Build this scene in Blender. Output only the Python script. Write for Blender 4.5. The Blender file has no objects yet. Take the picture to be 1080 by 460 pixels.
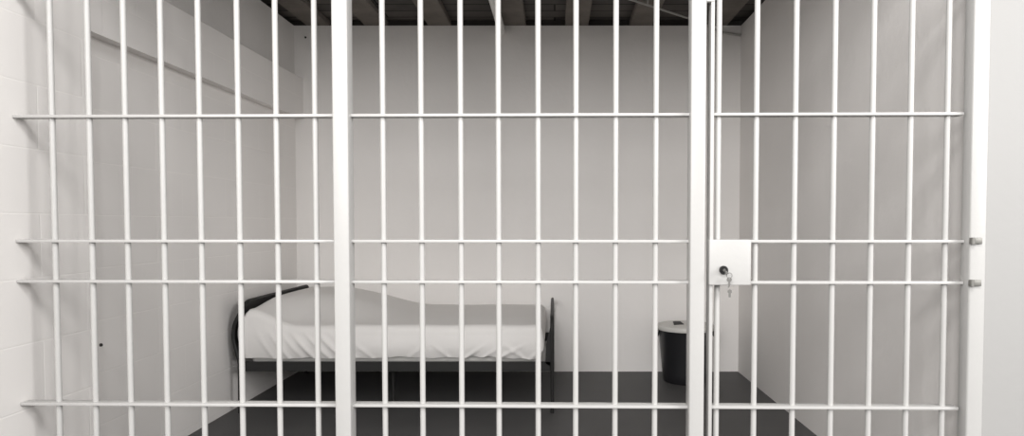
import bpy, bmesh, math, random
from mathutils import Vector, Matrix
random.seed(7)
PI = math.pi
R = math.radians
scene = bpy.context.scene
C = bpy.data.collections.new('scene')
scene.collection.children.link(C)

# ------------------------------------------------------------------ materials
def mat(name, col, rough=.5, metal=0., spec=.5, noise=0., nscale=8., bump=0., bscale=40., coat=0.):
    m = bpy.data.materials.new(name); m.use_nodes = True
    nt = m.node_tree; b = nt.nodes['Principled BSDF']
    b.inputs['Base Color'].default_value = (*col, 1)
    b.inputs['Roughness'].default_value = rough
    b.inputs['Metallic'].default_value = metal
    b.inputs['Specular IOR Level'].default_value = spec
    b.inputs['Coat Weight'].default_value = coat
    tc = nt.nodes.new('ShaderNodeTexCoord')
    n = nt.nodes.new('ShaderNodeTexNoise'); n.inputs['Scale'].default_value = nscale; n.inputs['Detail'].default_value = 5
    nt.links.new(tc.outputs['Object'], n.inputs['Vector'])
    mx = nt.nodes.new('ShaderNodeMix'); mx.data_type = 'RGBA'
    mx.inputs[6].default_value = (*[c * (1 - noise) for c in col], 1)
    mx.inputs[7].default_value = (*[min(1, c * (1 + noise)) for c in col], 1)
    nt.links.new(n.outputs['Fac'], mx.inputs[0])
    nt.links.new(mx.outputs[2], b.inputs['Base Color'])
    if bump:
        n2 = nt.nodes.new('ShaderNodeTexNoise'); n2.inputs['Scale'].default_value = bscale; n2.inputs['Detail'].default_value = 4
        nt.links.new(tc.outputs['Object'], n2.inputs['Vector'])
        bp = nt.nodes.new('ShaderNodeBump'); bp.inputs['Strength'].default_value = bump; bp.inputs['Distance'].default_value = .01
        nt.links.new(n2.outputs['Fac'], bp.inputs['Height']); nt.links.new(bp.outputs['Normal'], b.inputs['Normal'])
    return m

WALL = (.80, .775, .752)
def block_mat(name, axis, base=WALL, strength=.28, off=.1):
    """painted concrete block: faint mortar joints, in (axis, Z)"""
    m = mat(name, base, .62, noise=.03, nscale=2.5)
    nt = m.node_tree; b = nt.nodes['Principled BSDF']
    col_in = b.inputs['Base Color'].links[0].from_socket
    tc = nt.nodes.new('ShaderNodeTexCoord'); sx = nt.nodes.new('ShaderNodeSeparateXYZ'); cb = nt.nodes.new('ShaderNodeCombineXYZ')
    nt.links.new(tc.outputs['Object'], sx.inputs[0])
    a1 = nt.nodes.new('ShaderNodeMath'); a1.operation = 'ADD'; a1.inputs[1].default_value = off
    a2 = nt.nodes.new('ShaderNodeMath'); a2.operation = 'ADD'; a2.inputs[1].default_value = -.036 + .219 * 4
    nt.links.new(sx.outputs[axis], a1.inputs[0]); nt.links.new(sx.outputs['Z'], a2.inputs[0])
    nt.links.new(a1.outputs[0], cb.inputs[0]); nt.links.new(a2.outputs[0], cb.inputs[1])
    br = nt.nodes.new('ShaderNodeTexBrick')
    br.inputs['Scale'].default_value = 1; br.inputs['Mortar Size'].default_value = .0035; br.inputs['Mortar Smooth'].default_value = .5
    br.inputs['Brick Width'].default_value = .44; br.inputs['Row Height'].default_value = .219
    nt.links.new(cb.outputs[0], br.inputs['Vector'])
    mx = nt.nodes.new('ShaderNodeMix'); mx.data_type = 'RGBA'
    mx.inputs[7].default_value = (*[min(1, c * 1.10) for c in base], 1)
    sc = nt.nodes.new('ShaderNodeMath'); sc.operation = 'MULTIPLY'; sc.inputs[1].default_value = strength * 1.6
    nt.links.new(br.outputs['Fac'], sc.inputs[0])
    nt.links.new(sc.outputs[0], mx.inputs[0]); nt.links.new(col_in, mx.inputs[6]); nt.links.new(mx.outputs[2], b.inputs['Base Color'])
    n2 = nt.nodes.new('ShaderNodeTexNoise'); n2.inputs['Scale'].default_value = 60; nt.links.new(tc.outputs['Object'], n2.inputs['Vector'])
    h = nt.nodes.new('ShaderNodeMath'); h.operation = 'MULTIPLY_ADD'; h.inputs[1].default_value = -1.0
    n3 = nt.nodes.new('ShaderNodeMath'); n3.operation = 'MULTIPLY'; n3.inputs[1].default_value = .25
    nt.links.new(n2.outputs['Fac'], n3.inputs[0])
    nt.links.new(br.outputs['Fac'], h.inputs[0]); nt.links.new(n3.outputs[0], h.inputs[2])
    bp = nt.nodes.new('ShaderNodeBump'); bp.inputs['Strength'].default_value = strength; bp.inputs['Distance'].default_value = .004
    nt.links.new(h.outputs[0], bp.inputs['Height']); nt.links.new(bp.outputs['Normal'], b.inputs['Normal'])
    return m

def plank_mat(name, base, pitch=.14):
    m = mat(name, base, .8, noise=.35, nscale=6, spec=.2)
    nt = m.node_tree; b = nt.nodes['Principled BSDF']
    col_in = b.inputs['Base Color'].links[0].from_socket
    tc = nt.nodes.new('ShaderNodeTexCoord')
    br = nt.nodes.new('ShaderNodeTexBrick')
    br.inputs['Scale'].default_value = 1; br.inputs['Mortar Size'].default_value = .006
    br.inputs['Brick Width'].default_value = 2.4; br.inputs['Row Height'].default_value = pitch
    br.inputs['Color1'].default_value = (.7, .7, .7, 1); br.inputs['Color2'].default_value = (1.5, 1.45, 1.4, 1); br.inputs['Mortar'].default_value = (.15, .15, .15, 1)
    nt.links.new(tc.outputs['Object'], br.inputs['Vector'])
    mx = nt.nodes.new('ShaderNodeMix'); mx.data_type = 'RGBA'; mx.blend_type = 'MULTIPLY'; mx.inputs[0].default_value = 1
    nt.links.new(col_in, mx.inputs[6]); nt.links.new(br.outputs['Color'], mx.inputs[7]); nt.links.new(mx.outputs[2], b.inputs['Base Color'])
    return m

M = dict(
    bar=mat('white_gloss_paint', (.48, .474, .461), .38, noise=.02, nscale=12, bump=.06, bscale=60),
    wall=mat('painted_plaster', WALL, .65, noise=.03, nscale=2.2, bump=.12, bscale=30),
    upper=mat('upper_wall_shaded', (.68, .66, .64), .8, noise=.06, nscale=4, bump=.15, bscale=35),  # wall above the band: dimmer light there is painted in as a greyer base
    blockY=block_mat('painted_block', 'Y'),
    outer=mat('outer_plaster', (.345, .340, .332), .6, noise=.015, nscale=2, bump=.06, bscale=25),
    floor=mat('dark_floor_paint', (.072, .0705, .070), .55, noise=.10, nscale=5, bump=.05, bscale=50, spec=.35),
    deck=plank_mat('dark_ceiling_boards', (.10, .093, .088)),
    joist=mat('dark_joist_wood', (.17, .152, .135), .8, noise=.35, nscale=7, bump=.3, bscale=30, spec=.2),
    rim=mat('dark_rim_wood', (.055, .051, .047), .9, noise=.3, nscale=6, spec=.1),
    bed=mat('dark_bed_steel', (.016, .0155, .015), .55, metal=0., spec=.3, noise=.12, nscale=15),
    bedpanel=mat('dark_bed_panel', (.022, .021, .020), .6, noise=.15, nscale=10),
    sheet=mat('white_bed_sheet', (.68, .663, .645), .85, noise=.02, nscale=6, bump=.10, bscale=25, spec=.2),
    ticking=mat('mattress_cloth', (.55, .54, .52), .9, noise=.04, nscale=10),
    bin=mat('black_plastic', (.014, .014, .016), .38, noise=.15, nscale=10),
    lid=mat('pale_plastic_lid', (.56, .55, .52), .45, noise=.03, nscale=8),
    hole=mat('bin_opening_black', (.008, .008, .008), .7),
    hinge=mat('grey_hinge_steel', (.22, .215, .20), .5, metal=.5, noise=.12, nscale=30),
    lock=mat('black_lock_cylinder', (.012, .012, .012), .3, noise=.1),
    steel=mat('key_steel', (.20, .195, .185), .45, metal=.35, noise=.08, nscale=60),
    pipe=mat('grey_white_pipe', (.82, .81, .79), .5, noise=.05, nscale=10),
    wire=mat('grey_conduit', (.42, .41, .39), .5, noise=.08, nscale=10),
    plug=mat('dark_wall_plug', (.03, .028, .026), .8),
)

# ------------------------------------------------------------------ mesh helpers
def box(bm, x0, x1, y0, y1, z0, z1, bev=0., seg=2):
    r = bmesh.ops.create_cube(bm, size=1)
    vs = r['verts']
    for v in vs:
        v.co = Vector(((x0 + x1) / 2 + v.co.x * (x1 - x0), (y0 + y1) / 2 + v.co.y * (y1 - y0), (z0 + z1) / 2 + v.co.z * (z1 - z0)))
    if bev:
        es = list({e for v in vs for e in v.link_edges})
        bmesh.ops.bevel(bm, geom=es, offset=bev, segments=seg, affect='EDGES', profile=.5)

def cyl(bm, p, q, r, r2=None, n=16, caps=True):
    p, q = Vector(p), Vector(q); d = q - p
    rot = d.to_track_quat('Z', 'Y').to_matrix().to_4x4()
    bmesh.ops.create_cone(bm, cap_ends=caps, segments=n, radius1=r, radius2=r if r2 is None else r2, depth=d.length,
                          matrix=Matrix.Translation((p + q) / 2) @ rot)

def tube(bm, pts, r, n=12, closed=False):
    """swept round tube along pts"""
    pts = [Vector(p) for p in pts]; N = len(pts); rings = []
    up = None
    for i, p in enumerate(pts):
        if closed: t = (pts[(i + 1) % N] - pts[i - 1]).normalized()
        else: t = (pts[min(i + 1, N - 1)] - pts[max(i - 1, 0)]).normalized()
        if up is None:
            up = Vector((0, 0, 1)) if abs(t.z) < .9 else Vector((1, 0, 0))
        up = (up - t * up.dot(t)).normalized(); s = t.cross(up)
        rings.append([bm.verts.new(p + (up * math.cos(a) + s * math.sin(a)) * r) for a in [2 * PI * k / n for k in range(n)]])
    for i in range(N if closed else N - 1):
        A, B = rings[i], rings[(i + 1) % N]
        for k in range(n):
            bm.faces.new((A[k], A[(k + 1) % n], B[(k + 1) % n], B[k]))
    if not closed:
        bm.faces.new(rings[0][::-1]); bm.faces.new(rings[-1])

def lathe(bm, prof, n=40, c=(0, 0)):
    rings = []
    for (r, z) in prof:
        if r < 1e-6: rings.append([bm.verts.new((c[0], c[1], z))])
        else: rings.append([bm.verts.new((c[0] + r * math.cos(2 * PI * k / n), c[1] + r * math.sin(2 * PI * k / n), z)) for k in range(n)])
    for A, B in zip(rings[:-1], rings[1:]):
        for k in range(n):
            k2 = (k + 1) % n
            if len(A) == 1 and len(B) == 1: continue
            if len(A) == 1: bm.faces.new((A[0], B[k2], B[k]))
            elif len(B) == 1: bm.faces.new((A[k], A[k2], B[0]))
            else: bm.faces.new((A[k], A[k2], B[k2], B[k]))

def prism(bm, prof, a0, a1, plane='XZ'):
    """closed polygon profile swept along the third axis"""
    def P(u, v, a): return {'XZ': (u, a, v), 'XY': (u, v, a), 'YZ': (a, u, v)}[plane]
    A = [bm.verts.new(P(u, v, a0)) for u, v in prof]; B = [bm.verts.new(P(u, v, a1)) for u, v in prof]
    n = len(prof)
    for i in range(n): bm.faces.new((A[i], A[(i + 1) % n], B[(i + 1) % n], B[i]))
    bm.faces.new(A[::-1]); bm.faces.new(B)

def arc(cx, cz, r, a0, a1, n=8):
    return [(cx + r * math.cos(a0 + (a1 - a0) * i / n), cz + r * math.sin(a0 + (a1 - a0) * i / n)) for i in range(n + 1)]

def obj(name, bm, m, parent=None, smooth=True, ang=40):
    bmesh.ops.recalc_face_normals(bm, faces=bm.faces)
    me = bpy.data.meshes.new(name); bm.to_mesh(me); bm.free()
    me.materials.append(m)
    if smooth:
        me.polygons.foreach_set('use_smooth', [True] * len(me.polygons))
        me.set_sharp_from_angle(angle=R(ang))
    o = bpy.data.objects.new(name, me); C.objects.link(o)
    if parent: o.parent = parent
    return o

def dup(o, loc=None, parent=None):
    c = o.copy(); C.objects.link(c)
    if parent: c.parent = parent
    if loc is not None: c.location = loc
    return c

def tag(o, label, cat, group=None):
    o['label'] = label; o['category'] = cat
    if group: o['group'] = group
    return o

def thing(name, label, cat, loc=(0, 0, 0), rz=0, group=None):
    o = bpy.data.objects.new(name, None); C.objects.link(o)
    o.empty_display_size = .1
    o.location = loc; o.rotation_euler = (0, 0, rz)
    return tag(o, label, cat, group)

def struct(name, bm, m, smooth=False):
    o = obj(name, bm, m, None, smooth); o['kind'] = 'structure'; return o

NB = bmesh.new
# ------------------------------------------------------------------ the cell
XL, XR, YB = -1.895, 1.355, 2.708       # inner faces of side walls and back wall
HW, HD = 2.532, 2.578                   # top of walls / underside of the joists, underside of the boards
PIER = -1.77                            # thicker piece of the left wall at the bars
HEAD = 2.34                            # underside of the lintel over the bars

bm = NB(); box(bm, -3.2, 4.2, -4.5, 3.2, -.1, 0); struct('floor', bm, M['floor'])

# left wall: lower block wall, a proud band, then a set-back strip with shade put into its greyer colour
bm = NB()
prism(bm, [(-2.2, 0), (XL, 0), (XL, 1.862), (XL + .060, 1.858), (XL + .060, 2.145), (XL + .052, 2.152), (-2.2, 2.152)], .372, YB)
box(bm, -2.2, PIER, -2.0, .372, 0, HW)
struct('wall_left', bm, M['blockY'])
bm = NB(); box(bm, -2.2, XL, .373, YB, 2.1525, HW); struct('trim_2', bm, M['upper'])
# back wall
bm = NB(); box(bm, -2.2, 1.7, YB, YB + .2, 0, HW); struct('wall_back', bm, M['wall'])
# right wall of the cell
bm = NB(); box(bm, XR, 1.60, -.018, YB, 0, HW); struct('wall_right', bm, M['wall'])
# wall beside the cell door and lintel over the bars
bm = NB()
box(bm, 1.3660, 3.6, -.047, -.019, 0, HW, .008, 3)
box(bm, PIER, 1.3650, -.05, .12, HEAD, HW)
struct('wall_front', bm, M['outer'])
# ceiling boards with a closing rim behind the joists
bm = NB(); box(bm, -2.2, 1.7, .12, YB + .2, HD, HD + .04); struct('ceiling', bm, M['deck'])
bm = NB(); box(bm, -2.2, 1.7, YB + .03, YB + .2, HW + .001, HD - .001); struct('trim_1', bm, M['rim'])

# joists
JW, JL = .17, YB + .028 - .125
bm = NB(); box(bm, -JW / 2, JW / 2, 0, JL, 0, HD - HW, .006, 1)
j0 = obj('ceiling_joist', bm, M['joist'])
jl = [(-1.722, 'dark wooden ceiling joist along the top of the left wall, first from the left'),
      (-1.30, 'second dark wooden ceiling joist from the left wall, seen beside the left post'),
      (-.838, 'third dark wooden ceiling joist from the left wall, above the mattress'),
      (-.293, 'dark wooden ceiling joist just right of the pale pipe'),
      (.160, 'second dark wooden ceiling joist to the right of the pale pipe'),
      (.628, 'dark wooden ceiling joist that the thin conduit crosses, left of the right post'),
      (1.17, 'dark wooden ceiling joist nearest the right wall, above the door lock side')]
for i, (x, lab) in enumerate(jl):
    o = j0 if i == 0 else dup(j0)
    o.location = (x, .125, HW)
    tag(o, lab, 'beam', 'joists under the cell ceiling')

# ------------------------------------------------------------------ barred front (local x runs along the bars)
RZ = -math.atan(.0176)
part = thing('barred_partition', 'white painted fixed steel bar front with two square posts, left of the cell door', 'bars', (0, 0, 0), RZ)
BR = .0090
LEVELS = [1.854, 1.447, 1.040, .907, .500, .050]
def vbar(x, z0, z1, parent, proto=[None]):
    key = (round(z0, 3), round(z1, 3))
    if proto[0] is None: proto[0] = {}
    if key not in proto[0]:
        bm = NB(); cyl(bm, (0, 0, z0), (0, 0, z1), BR, n=20)
        o = obj('vertical_bar', bm, M['bar'], parent); o.location = (x, 0, 0); proto[0][key] = o; return o
    return dup(proto[0][key], (x, 0, 0), parent)
def crossbar(x0, x1, z, parent, w=.040, t=.0095):
    bm = NB(); box(bm, x0, x1, -w / 2, w / 2, z - t / 2, z + t / 2, .0016, 2)
    return obj('crossbar', bm, M['bar'], parent)

LEFTX = [-1.652, -1.528, -1.409, -1.287, -1.163, -1.035, -.910, -.782]
MIDX = [-.560, -.435, -.306, -.183, -.054, .069, .198, .328]
for x in LEFTX + MIDX: vbar(x, .012, HEAD - .002, part)
for z in LEVELS:
    crossbar(-1.768, -.703, z, part)
    crossbar(-.664, .4345, z, part)
for x0, x1 in ((-.7105, -.6600), (.4318, .4800)):
    bm = NB(); box(bm, x0, x1, -.046, .012, .004, HEAD - .002, .005, 3); obj('post', bm, M['bar'], part)
# small stop plate at the head of the gap between post and door
bm = NB(); box(bm, .478, .503, -.046, -.030, 1.795, 1.90, .002, 1); obj('stop_plate', bm, M['bar'], part)
for x0, x1 in ((-1.768, -.7105), (-.66, .4318)):
    bm = NB(); box(bm, x0, x1, -.025, .025, 0, .012, .002, 1); obj('sill_strip', bm, M['bar'], part)

# ------------------------------------------------------------------ door
door = thing('cell_door', 'white barred cell door with a square lock box, right of the right post', 'door', (0, 0, 0), RZ)
DX = [.529, .651, .776, .900, 1.023, 1.144, 1.261]
for x in DX: vbar(x, .030, 1.90, door)
bm = NB(); box(bm, .4945, .5055, -.044, .004, .022, 1.925, .0015, 2); obj('stile', bm, M['bar'], door)
for z in (1.447, .500): crossbar(.5, 1.303, z, door)
for z in (1.040, .907): crossbar(.60, 1.3110, z, door)
for z in (.050, 1.885): crossbar(.5, 1.303, z, door)
bm = NB(); box(bm, .4915, .6235, -.054, -.0095, .9015, 1.0465, .003, 3)
lb = obj('lock_box', bm, M['bar'], door)
bm = NB()
cyl(bm, (.5360, -.0535, .950), (.5360, -.062, .950), .0138, n=28)
cyl(bm, (.5360, -.062, .950), (.5360, -.0665, .950), .0138, .0105, n=28)
lc = obj('lock_cylinder', bm, M['lock'], lb); lc['label'] = 'black lock cylinder'
bm = NB(); cyl(bm, (.5360, -.0660, .950), (.5360, -.0678, .950), .0042, n=20)
box(bm, .5352, .5368, -.0684, -.0672, .944, .956)
kp = obj('keyway', bm, M['steel'], lb); kp['label'] = 'bright steel keyway plug'

# keys hanging at the lock (same frame as the door)
keys = thing('key_bunch', 'small grey keys on a ring hanging below the black lock cylinder', 'keys', (0, 0, 0), RZ)
kx, ky = .5500, -.0760
bm = NB()
pts = [(kx + .0085 * math.cos(a), ky, .934 + .0085 * math.sin(a)) for a in [2 * PI * k / 24 for k in range(24)]]
tube(bm, pts, .0011, 8, True); obj('key_ring', bm, M['steel'], keys)
def key_mesh(bm, top, ang, L=.034):
    q = []
    # bow with hole, then a toothed blade hanging down
    n = 20; ro, ri = .0078, .0028
    o_, i_ = [], []
    for k in range(n):
        a = 2 * PI * k / n
        o_.append((ro * math.cos(a), -.007 + ro * math.sin(a))); i_.append((ri * math.cos(a), -.003 + ri * math.sin(a)))
    ca, sa = math.cos(ang), math.sin(ang)
    def W(u, v, y): return (top[0] + u * ca + v * sa, top[1] + y, top[2] + v * ca - u * sa)
    for y in (-.0011, .0011):
        q.append(([bm.verts.new(W(*p, y)) for p in o_], [bm.verts.new(W(*p, y)) for p in i_]))
    for k in range(n):
        k2 = (k + 1) % n
        for s in (0, 1): bm.faces.new((q[s][0][k], q[s][0][k2], q[s][1][k2], q[s][1][k]))
        for s in (0, 1): bm.faces.new((q[0][s][k], q[0][s][k2], q[1][s][k2], q[1][s][k]))
    bl = [(-.0024, -.013), (.0024, -.013), (.0024, -.018), (.0014, -.020), (.0024, -.0225), (.0012, -.025), (.0024, -.0275), (.0014, -.030), (.0008, -L), (-.0024, -L + .002)]
    A = [bm.verts.new(W(*p, -.0009)) for p in bl]; B = [bm.verts.new(W(*p, .0009)) for p in bl]
    for i in range(len(bl)): bm.faces.new((A[i], A[(i + 1) % len(bl)], B[(i + 1) % len(bl)], B[i]))
    bm.faces.new(A); bm.faces.new(B[::-1])
# key in the lock: shank from the plug, flat bow pointing down-right
bm = NB(); box(bm, .5350, .5370, -.0815, -.0670, .9455, .9545, .0004, 1)
box(bm, .5345, .5375, -.0960, -.0800, .9390, .9500, .001, 2); obj('key', bm, M['steel'], keys)
bm = NB(); tube(bm, [(.5368, -.086, .9435), (.541, -.084, .9435), (.5455, -.079, .9415), (.5485, -.0763, .9415)], .0010, 8); obj('key_loop', bm, M['steel'], keys)
bm = NB(); key_mesh(bm, (kx, ky - .0005, .9285), R(3)); obj('key', bm, M['steel'], keys)
bm = NB(); tube(bm, [(kx + .001, ky - .001, .9265 - i * .003) for i in range(10)], .0008, 6); 
cyl(bm, (kx + .001, ky - .004, .884), (kx + .001, ky - .001, .884), .0065, n=18)
box(bm, kx - .0025, kx + .0045, ky - .0032, ky - .0012, .866, .880, .001, 1); obj('key_tag', bm, M['steel'], keys)

# ------------------------------------------------------------------ hinge jamb
jamb = thing('door_jamb', 'white steel jamb with two grey hinge brackets, at the hinge side of the cell door', 'door frame', (0, 0, 0), RZ)
bm = NB(); box(bm, 1.3120, 1.3640, -.048, .004, .002, HEAD - .004, .006, 3); obj('post', bm, M['bar'], jamb)
for z in (1.043, .910):
    bm = NB()
    box(bm, 1.309, 1.346, -.0565, -.0475, z - .010, z + .010, .002, 2)
    cyl(bm, (1.315, -.058, z - .0105), (1.315, -.058, z + .0105), .0062, n=16)
    b_ = obj('hinge_bracket', bm, M['hinge'], jamb); b_['label'] = 'grey steel hinge bracket'

# ------------------------------------------------------------------ bed
BX0, BX1, BY0, BY1 = -1.815, -.014, 1.640, 2.660
bed = thing('single_bed', 'dark steel single bed frame standing against the back wall under the white bedding', 'bed', ((BX0 + BX1) / 2, (BY0 + BY1) / 2, 0))
ox, oy = (BX0 + BX1) / 2, (BY0 + BY1) / 2
def L(p): return (p[0] - ox, p[1] - oy, p[2])
TR = .0105
def interp(tab, z):
    """smooth value through (z, x) points"""
    n = len(tab)
    if z <= tab[0][0]: return tab[0][1]
    for i in range(n - 1):
        if z <= tab[i + 1][0]:
            z0, p0 = tab[i]; z1, p1 = tab[i + 1]
            m0 = (p1 - tab[i - 1][1]) / (z1 - tab[i - 1][0]) if i else 0
            m1 = (tab[i + 2][1] - p0) / (tab[i + 2][0] - z0) if i + 2 < n else (p1 - p0) / (z1 - z0)
            h = z1 - z0; t = (z - z0) / h
            return (2*t**3 - 3*t*t + 1) * p0 + (t**3 - 2*t*t + t) * h * m0 + (3*t*t - 2*t**3) * p1 + (t**3 - t*t) * h * m1
    return tab[-1][1]
HEADP = [(0, -1.820), (.29, -1.820), (.36, -1.836), (.44, -1.852), (.52, -1.842), (.59, -1.806), (.645, -1.787)]
FOOTP = [(0, BX1), (.30, BX1), (.552, BX1 - .002)]
def end_tube(tab, zt):
    """one bent tube: up the near post, over the top, down the far post"""
    rc = .07; zs = [0, .10, .20, .27] + [.29 + (zt - rc - .29) * k / 12 for k in range(13)]; pts = []
    for z in zs: pts.append((interp(tab, z), BY0, z))
    for k in range(1, 9):
        a = PI / 2 * k / 8; z = zt - rc + rc * math.sin(a); pts.append((interp(tab, z), BY0 + rc * (1 - math.cos(a)), z))
    for k in range(0, 8):
        a = PI / 2 * k / 8; z = zt - rc + rc * math.cos(a); pts.append((interp(tab, z), BY1 - rc + rc * math.sin(a), z))
    for z in zs[::-1]: pts.append((interp(tab, z), BY1, z))
    return [L(p) for p in pts]
bm = NB(); tube(bm, end_tube(HEADP, .645), TR); hb = obj('headboard', bm, M['bed'], bed)
bm = NB(); zz = [.30 + .333 * k / 16 for k in range(17)]
prism(bm, [(interp(HEADP, z) - .003 - ox, z) for z in zz] + [(interp(HEADP, z) + .003 - ox, z) for z in zz[::-1]], BY0 + .015 - oy, BY1 - .015 - oy)
obj('headboard_panel', bm, M['bedpanel'], hb)
bm = NB(); tube(bm, end_tube(FOOTP, .552), TR); fb = obj('footboard', bm, M['bed'], bed)
bm = NB()
prism(bm, [(BX1 - .006 - ox, .52), (BX1 - .036 - ox, .40), (BX1 - .040 - ox, .29), (BX1 - .006 - ox, .27)], BY0 - .004 - oy, BY0 + .010 - oy)
obj('corner_gusset', bm, M['bed'], fb)
bm = NB(); tube(bm, [L((BX1, BY0, .16)), L((BX1, BY1, .16))], .009, 10); obj('stretcher', bm, M['bed'], fb)
for y in (BY0, BY1):
    s = 1 if y == BY0 else -1
    bm = NB(); box(bm, BX0 + .01 - ox, BX1 - .01 - ox, y - .004 - oy, y + .003 - oy, .243, .299, .001, 1)
    box(bm, BX0 + .01 - ox, BX1 - .01 - ox, min(y, y + s * .04) - oy, max(y, y + s * .04) - oy, .243, .248, .001, 1)
    obj('side_rail', bm, M['bed'], bed)
bm = NB()
for k in range(11):
    x = BX0 + .1 + k * (BX1 - BX0 - .2) / 10 - ox
    box(bm, x - .02, x + .02, BY0 + .003 - oy, BY1 - .004 - oy, .274, .280)
obj('slat_base', bm, M['bed'], bed)
for y in (1.85,):
    bm = NB(); cyl(bm, (-.985 - ox, y - oy, 0), (-.985 - ox, y - oy, .274), .010, n=12); obj('middle_leg', bm, M['bed'], bed)

# bedding: mattress core and the sheet draped over it and over a pillow
mt = thing('bed_mattress', 'mattress under a creased white sheet, raised at the head end, on the dark bed frame', 'mattress', (ox, oy, .281))
bm = NB(); box(bm, BX0 + .045 - ox, BX1 - .075 - ox, BY0 + .03 - oy, BY1 - .03 - oy, 0.0, .205, .03, 4); obj('mattress_core', bm, M['ticking'], mt)

def sst(a, b, t):
    t = min(1, max(0, (t - a) / (b - a))); return t * t * (3 - 2 * t)
def hsh(i): return (math.sin(i * 127.1 + 3.3) * 43758.5453) % 1
def n1(x):
    i = math.floor(x); f = x - i; f = f * f * (3 - 2 * f); return hsh(i) * (1 - f) + hsh(i + 1) * f
SX0, SX1, SY0, SY1 = -1.797, BX1 - .054, BY0 - .006, BY1 + .005
RC = .028
def perim(n=560):
    """rounded rectangle points evenly spaced, with outward normals"""
    segs = []; w = SX1 - SX0 - 2 * RC; h = SY1 - SY0 - 2 * RC; q = PI / 2 * RC
    tot = 2 * w + 2 * h + 4 * q; out = []
    for i in range(n):
        s = tot * i / n
        if s < w: out.append((SX0 + RC + s, SY0, 0, -1)); continue
        s -= w
        if s < q: a = -PI / 2 + s / RC; out.append((SX1 - RC + RC * math.cos(a), SY0 + RC + RC * math.sin(a), math.cos(a), math.sin(a))); continue
        s -= q
        if s < h: out.append((SX1, SY0 + RC + s, 1, 0)); continue
        s -= h
        if s < q: a = s / RC; out.append((SX1 - RC + RC * math.cos(a), SY1 - RC + RC * math.sin(a), math.cos(a), math.sin(a))); continue
        s -= q
        if s < w: out.append((SX1 - RC - s, SY1, 0, 1)); continue
        s -= w
        if s < q: a = PI / 2 + s / RC; out.append((SX0 + RC + RC * math.cos(a), SY1 - RC + RC * math.sin(a), math.cos(a), math.sin(a))); continue
        s -= q
        if s < h: out.append((SX0, SY1 - RC - s, -1, 0)); continue
        s -= h
        a = PI + s / RC; out.append((SX0 + RC + RC * math.cos(a), SY0 + RC + RC * math.sin(a), math.cos(a), math.sin(a)))
    return out
def top_h(x, y):
    h = .508
    u = sst(SX0 - .16, SX0 + .05, x) * (1 - sst(SX0 + .25, SX0 + .95, x))
    e = 1 - sst(SX0 + .03, SX0 + .30, x)
    v = (.70 + .30 * sst(SY0, SY0 + .40, y)) * e + sst(SY0 + .02, SY0 + .55, y) * (1 - e)
    v *= 1 - sst(SY1 - .06, SY1 + .02, y) * .15
    h += .131 * u * v
    h += .004 * (n1(x * 5 + 3) - .5) + .003 * (n1(y * 7 + x * 2) - .5)
    return h
def wrinkle(x, y, z, side):
    """outward push of the hanging side: tension folds fanning from the head corner, small folds at the hem"""
    d = 0.
    if side == 'near':
        low = 1 - sst(.32, .47, z)
        for (x0, k, a, w) in ((-1.66, .70, .011, .010), (-1.60, .80, .008, .008), (-1.54, .85, .015, .011), (-1.47, .95, .012, .009), (-1.40, 1.0, .015, .011),
                              (-1.33, 1.05, .009, .009), (-1.25, 1.1, .009, .012), (-1.73, .6, .007, .010)):
            xx = x0 + (.50 - z) * k
            d += a * math.exp(-((x - xx) / w) ** 2) * (1 - sst(.40, .50, z))
        d += .014 * (n1(x * 13 + 40) - .5) * low * sst(-1.3, -1.0, x)
        for (x0, k, a, w) in ((-.50, -1.4, .013, .013), (-.30, -1.8, .015, .013), (-.62, 1.2, .010, .011), (-.20, 1.3, .012, .012), (-.83, -1.2, .009, .013), (-.40, -1.6, .010, .011), (-.12, -1.2, .010, .012)):
            xx = x0 + (.33 - z) * k
            d += a * math.exp(-((x - xx) / w) ** 2) * (1 - sst(.34, .42, z))
    return d
bm = NB()
P = perim(); N = len(P); rings = []
cxm, cym = (SX0 + SX1) / 2, (SY0 + SY1) / 2; half = (SX1 - SX0) / 2 - .42
def hem(x, i):
    k = .35 + .65 * sst(-1.2, -.7, x)
    h = .316 + k * (.020 * (n1(x * 7.0 + 11) - .42) + .012 * (n1(x * 21 + 5) - .4))
    return h
LAY = [0, .07, .14, .22, .30, .38, .46, .54, .62, .70, .78, .86, .93, 1.0]
for t in LAY:                                        # hanging sides
    ring = []
    for i, (x, y, nx, ny) in enumerate(P):
        zt = top_h(x, y) - .045; z = hem(x, i) + (zt - hem(x, i)) * t
        side = 'near' if ny < -.3 else 'other'
        d = wrinkle(x, y, z, side) + .010 * math.sin(PI * min(1, t * 1.02))
        if nx < 0: d = d * (1 + nx) - nx * (SX0 - interp(HEADP, z) - .0185)
        d -= .012 * (1 - t) ** 3
        ring.append(bm.verts.new((x + nx * d - ox, y + ny * d - oy, z - .281)))
    rings.append(ring)
for k in range(1, 7):                                # rounded top edge
    a = PI / 2 * k / 6; ring = []
    for i, (x, y, nx, ny) in enumerate(P):
        inn = .045 * (1 - math.cos(a)); xx, yy = x - nx * inn, y - ny * inn
        zt = top_h(x, y) - .045; z = zt + .045 * math.sin(a)
        z = z * (1 - k / 6) + (k / 6) * (z + top_h(xx, yy) - top_h(x, y))
        ring.append(bm.verts.new((xx - ox, yy - oy, z - .281)))
    rings.append(ring)
base = [(x - nx * .045, y - ny * .045) for (x, y, nx, ny) in P]
NR = 34
for k in range(1, NR + 1):                           # top, shrinking on to a middle line
    f = 1 - k / (NR + .0); ring = []
    for (x, y) in base:
        mx_ = min(max(x, cxm - half), cxm + half); my_ = cym
        xx, yy = mx_ + (x - mx_) * f, my_ + (y - my_) * f
        ring.append(bm.verts.new((xx - ox, yy - oy, top_h(xx, yy) - .281)))
    rings.append(ring)
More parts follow.
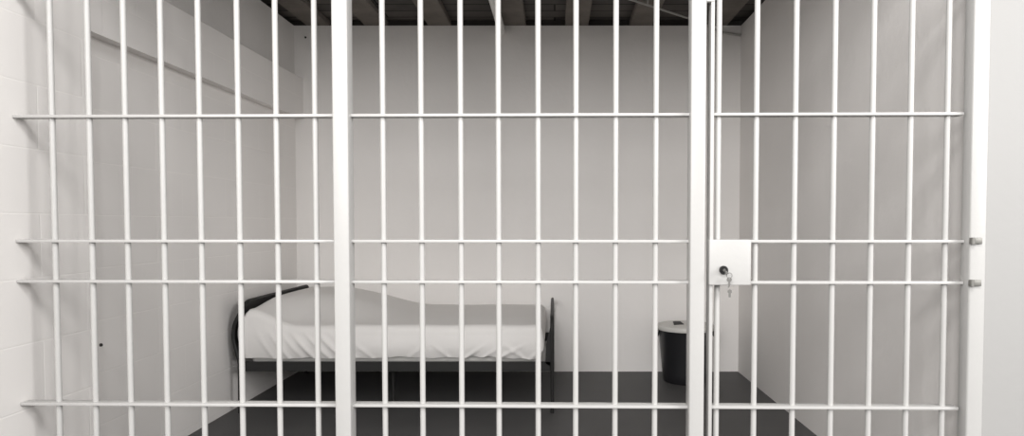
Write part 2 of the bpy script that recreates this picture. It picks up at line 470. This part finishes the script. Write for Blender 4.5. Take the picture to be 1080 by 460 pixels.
for A, B in zip(rings[:-1], rings[1:]):
    for i in range(N):
        i2 = (i + 1) % N
        bm.faces.new((A[i], A[i2], B[i2], B[i]))
bmesh.ops.remove_doubles(bm, verts=rings[-1], dist=.0005)
sh = obj('bed_sheet', bm, M['sheet'], mt, True, 80)
sh['label'] = 'creased white sheet'

# ------------------------------------------------------------------ bin
bin_ = thing('waste_bin', 'round black bin with a pale lid standing in the back right corner of the cell', 'bin', (.910, 2.430, 0))
bm = NB()
lathe(bm, [(0, .0), (.146, .0), (.152, .006), (.158, .05), (.186, .362), (.190, .372), (.184, .374), (.150, .05), (0, .03)], 48)
obj('bin_body', bm, M['bin'], bin_)
bm = NB()
lathe(bm, [(.191, .362), (.1985, .363), (.2005, .373), (.199, .385), (.192, .393), (.175, .396), (.165, .391), (.155, .393), (.06, .401), (0, .402)], 48)
ld = obj('bin_lid', bm, M['lid'], bin_); ld['label'] = 'pale grey lid'
bm = NB(); prism(bm, [(-.090, -.055), (-.022, -.055), (-.022, .075), (-.074, .075)], .3930, .4038, 'XY'); 
op = obj('lid_opening', bm, M['hole'], ld); op['label'] = 'black opening'
bm = NB(); tube(bm, [(.186 + .016 * math.sin(PI * k / 10), -.045 + .09 * k / 10,   .362 - .05 * math.sin(PI * k / 10)) for k in range(11)], .008, 10)
obj('handle', bm, M['bin'], bin_)
bm = NB(); tube(bm, [(-.186 - .010 * math.sin(PI * k / 10), -.045 + .09 * k / 10,   .362 - .05 * math.sin(PI * k / 10)) for k in range(11)], .006, 10)
obj('handle', bm, M['bin'], bin_)

# ------------------------------------------------------------------ services under the ceiling
pp = thing('ceiling_pipe', 'pale round pipe running back below the dark joists to the back wall', 'pipe', (-.385, .2, 2.490))
bm = NB(); cyl(bm, (0, 0, 0), (0, YB - .2, 0), .027, n=24); obj('pipe', bm, M['pipe'], pp)
for y in (.5, 1.6):
    bm = NB(); box(bm, -.030, .030, y - .01, y + .01, -.030, .0415, .002, 1); obj('strap', bm, M['pipe'], pp)
cd = thing('conduit', 'thin grey conduit slanting below the joists into the back right corner', 'conduit', (1.225, 2.695, 2.478))
bm = NB(); tube(bm, [(-1.9 * t, -1.64 * t, 0.022 * min(1, t * 8)) for t in [0, .06, .12, .25, .5, .75, 1.0]], .0065, 10); obj('conduit_tube', bm, M['wire'], cd)
bm = NB(); tube(bm, [(.125, .0, -.020), (.06, .0, -.010), (-.005, 0, 0)], .008, 10); obj('conduit_tail', bm, M['wire'], cd)
for t in (.33, .62):
    bm = NB(); box(bm, -1.9 * t - .006, -1.9 * t + .006, -1.64 * t - .006, -1.64 * t + .006, .0225, .0535); obj('hanger', bm, M['wire'], cd)

def plug(loc, lab):
    bm = NB(); cyl(bm, (0, 0, 0), (.006, 0, 0), .0075, .006, n=14)
    o = obj('wall_plug', bm, M['plug']); o.location = loc; tag(o, lab, 'plug', 'wall plugs')
plug((XL, .589, .590), 'small dark plug low on the left wall, between the bars near the front')
plug((-1.812, YB, 2.447), 'small dark plug high on the back wall, in the corner beside the left wall')
bpy.data.objects['wall_plug.001'].rotation_euler = (0, 0, -PI / 2)

# ------------------------------------------------------------------ light
def area(name, loc, target, size, power, col=(1, 1, 1), sy=None):
    l = bpy.data.lights.new(name, 'AREA'); l.energy = power; l.color = col; l.size = size
    if sy: l.shape = 'RECTANGLE'; l.size_y = sy
    o = bpy.data.objects.new(name, l); C.objects.link(o); o.location = loc
    o.rotation_euler = (Vector(target) - Vector(loc)).to_track_quat('-Z', 'Y').to_euler()
    return o
area('corridor_light', (4.9, -3.5, 2.55), (-.9, 1.4, .9), 2.2, 280, (1, .985, .975))
area('left_front_fill', (-1.6, -6.0, 3.0), (.6, 2.7, .9), 3.2, 335, (1, .985, .975), 2.0)  # added unseen fill, brightens the back and right walls
area('overhead_fill', (.2, -2.5, 3.6), (.0, 1.9, .4), 1.5, 84, (1, .985, .975), .8)  # added unseen fill from above, lifts the top of the sheet
w = bpy.data.worlds.new('world'); scene.world = w; w.use_nodes = True
w.node_tree.nodes['Background'].inputs['Color'].default_value = (1, .985, .965, 1)
w.node_tree.nodes['Background'].inputs['Strength'].default_value = .42

# ------------------------------------------------------------------ camera
cam = bpy.data.cameras.new('camera'); co = bpy.data.objects.new('camera', cam); C.objects.link(co)
co.location = (0, -2.165, 1.1); co.rotation_euler = (R(90 - 1.9), 0, 0)
cam.sensor_width = 36; cam.lens = 700 / 1080 * 36
cam.shift_x = (540 - 585) / 1080; cam.shift_y = (258.2 - 230) / 1080
cam.clip_start = .05
scene.camera = co
vs = scene.view_settings
vs.view_transform = 'Standard'; vs.look = 'None'; vs.gamma = 1; vs.use_curve_mapping = False; vs.exposure = 0
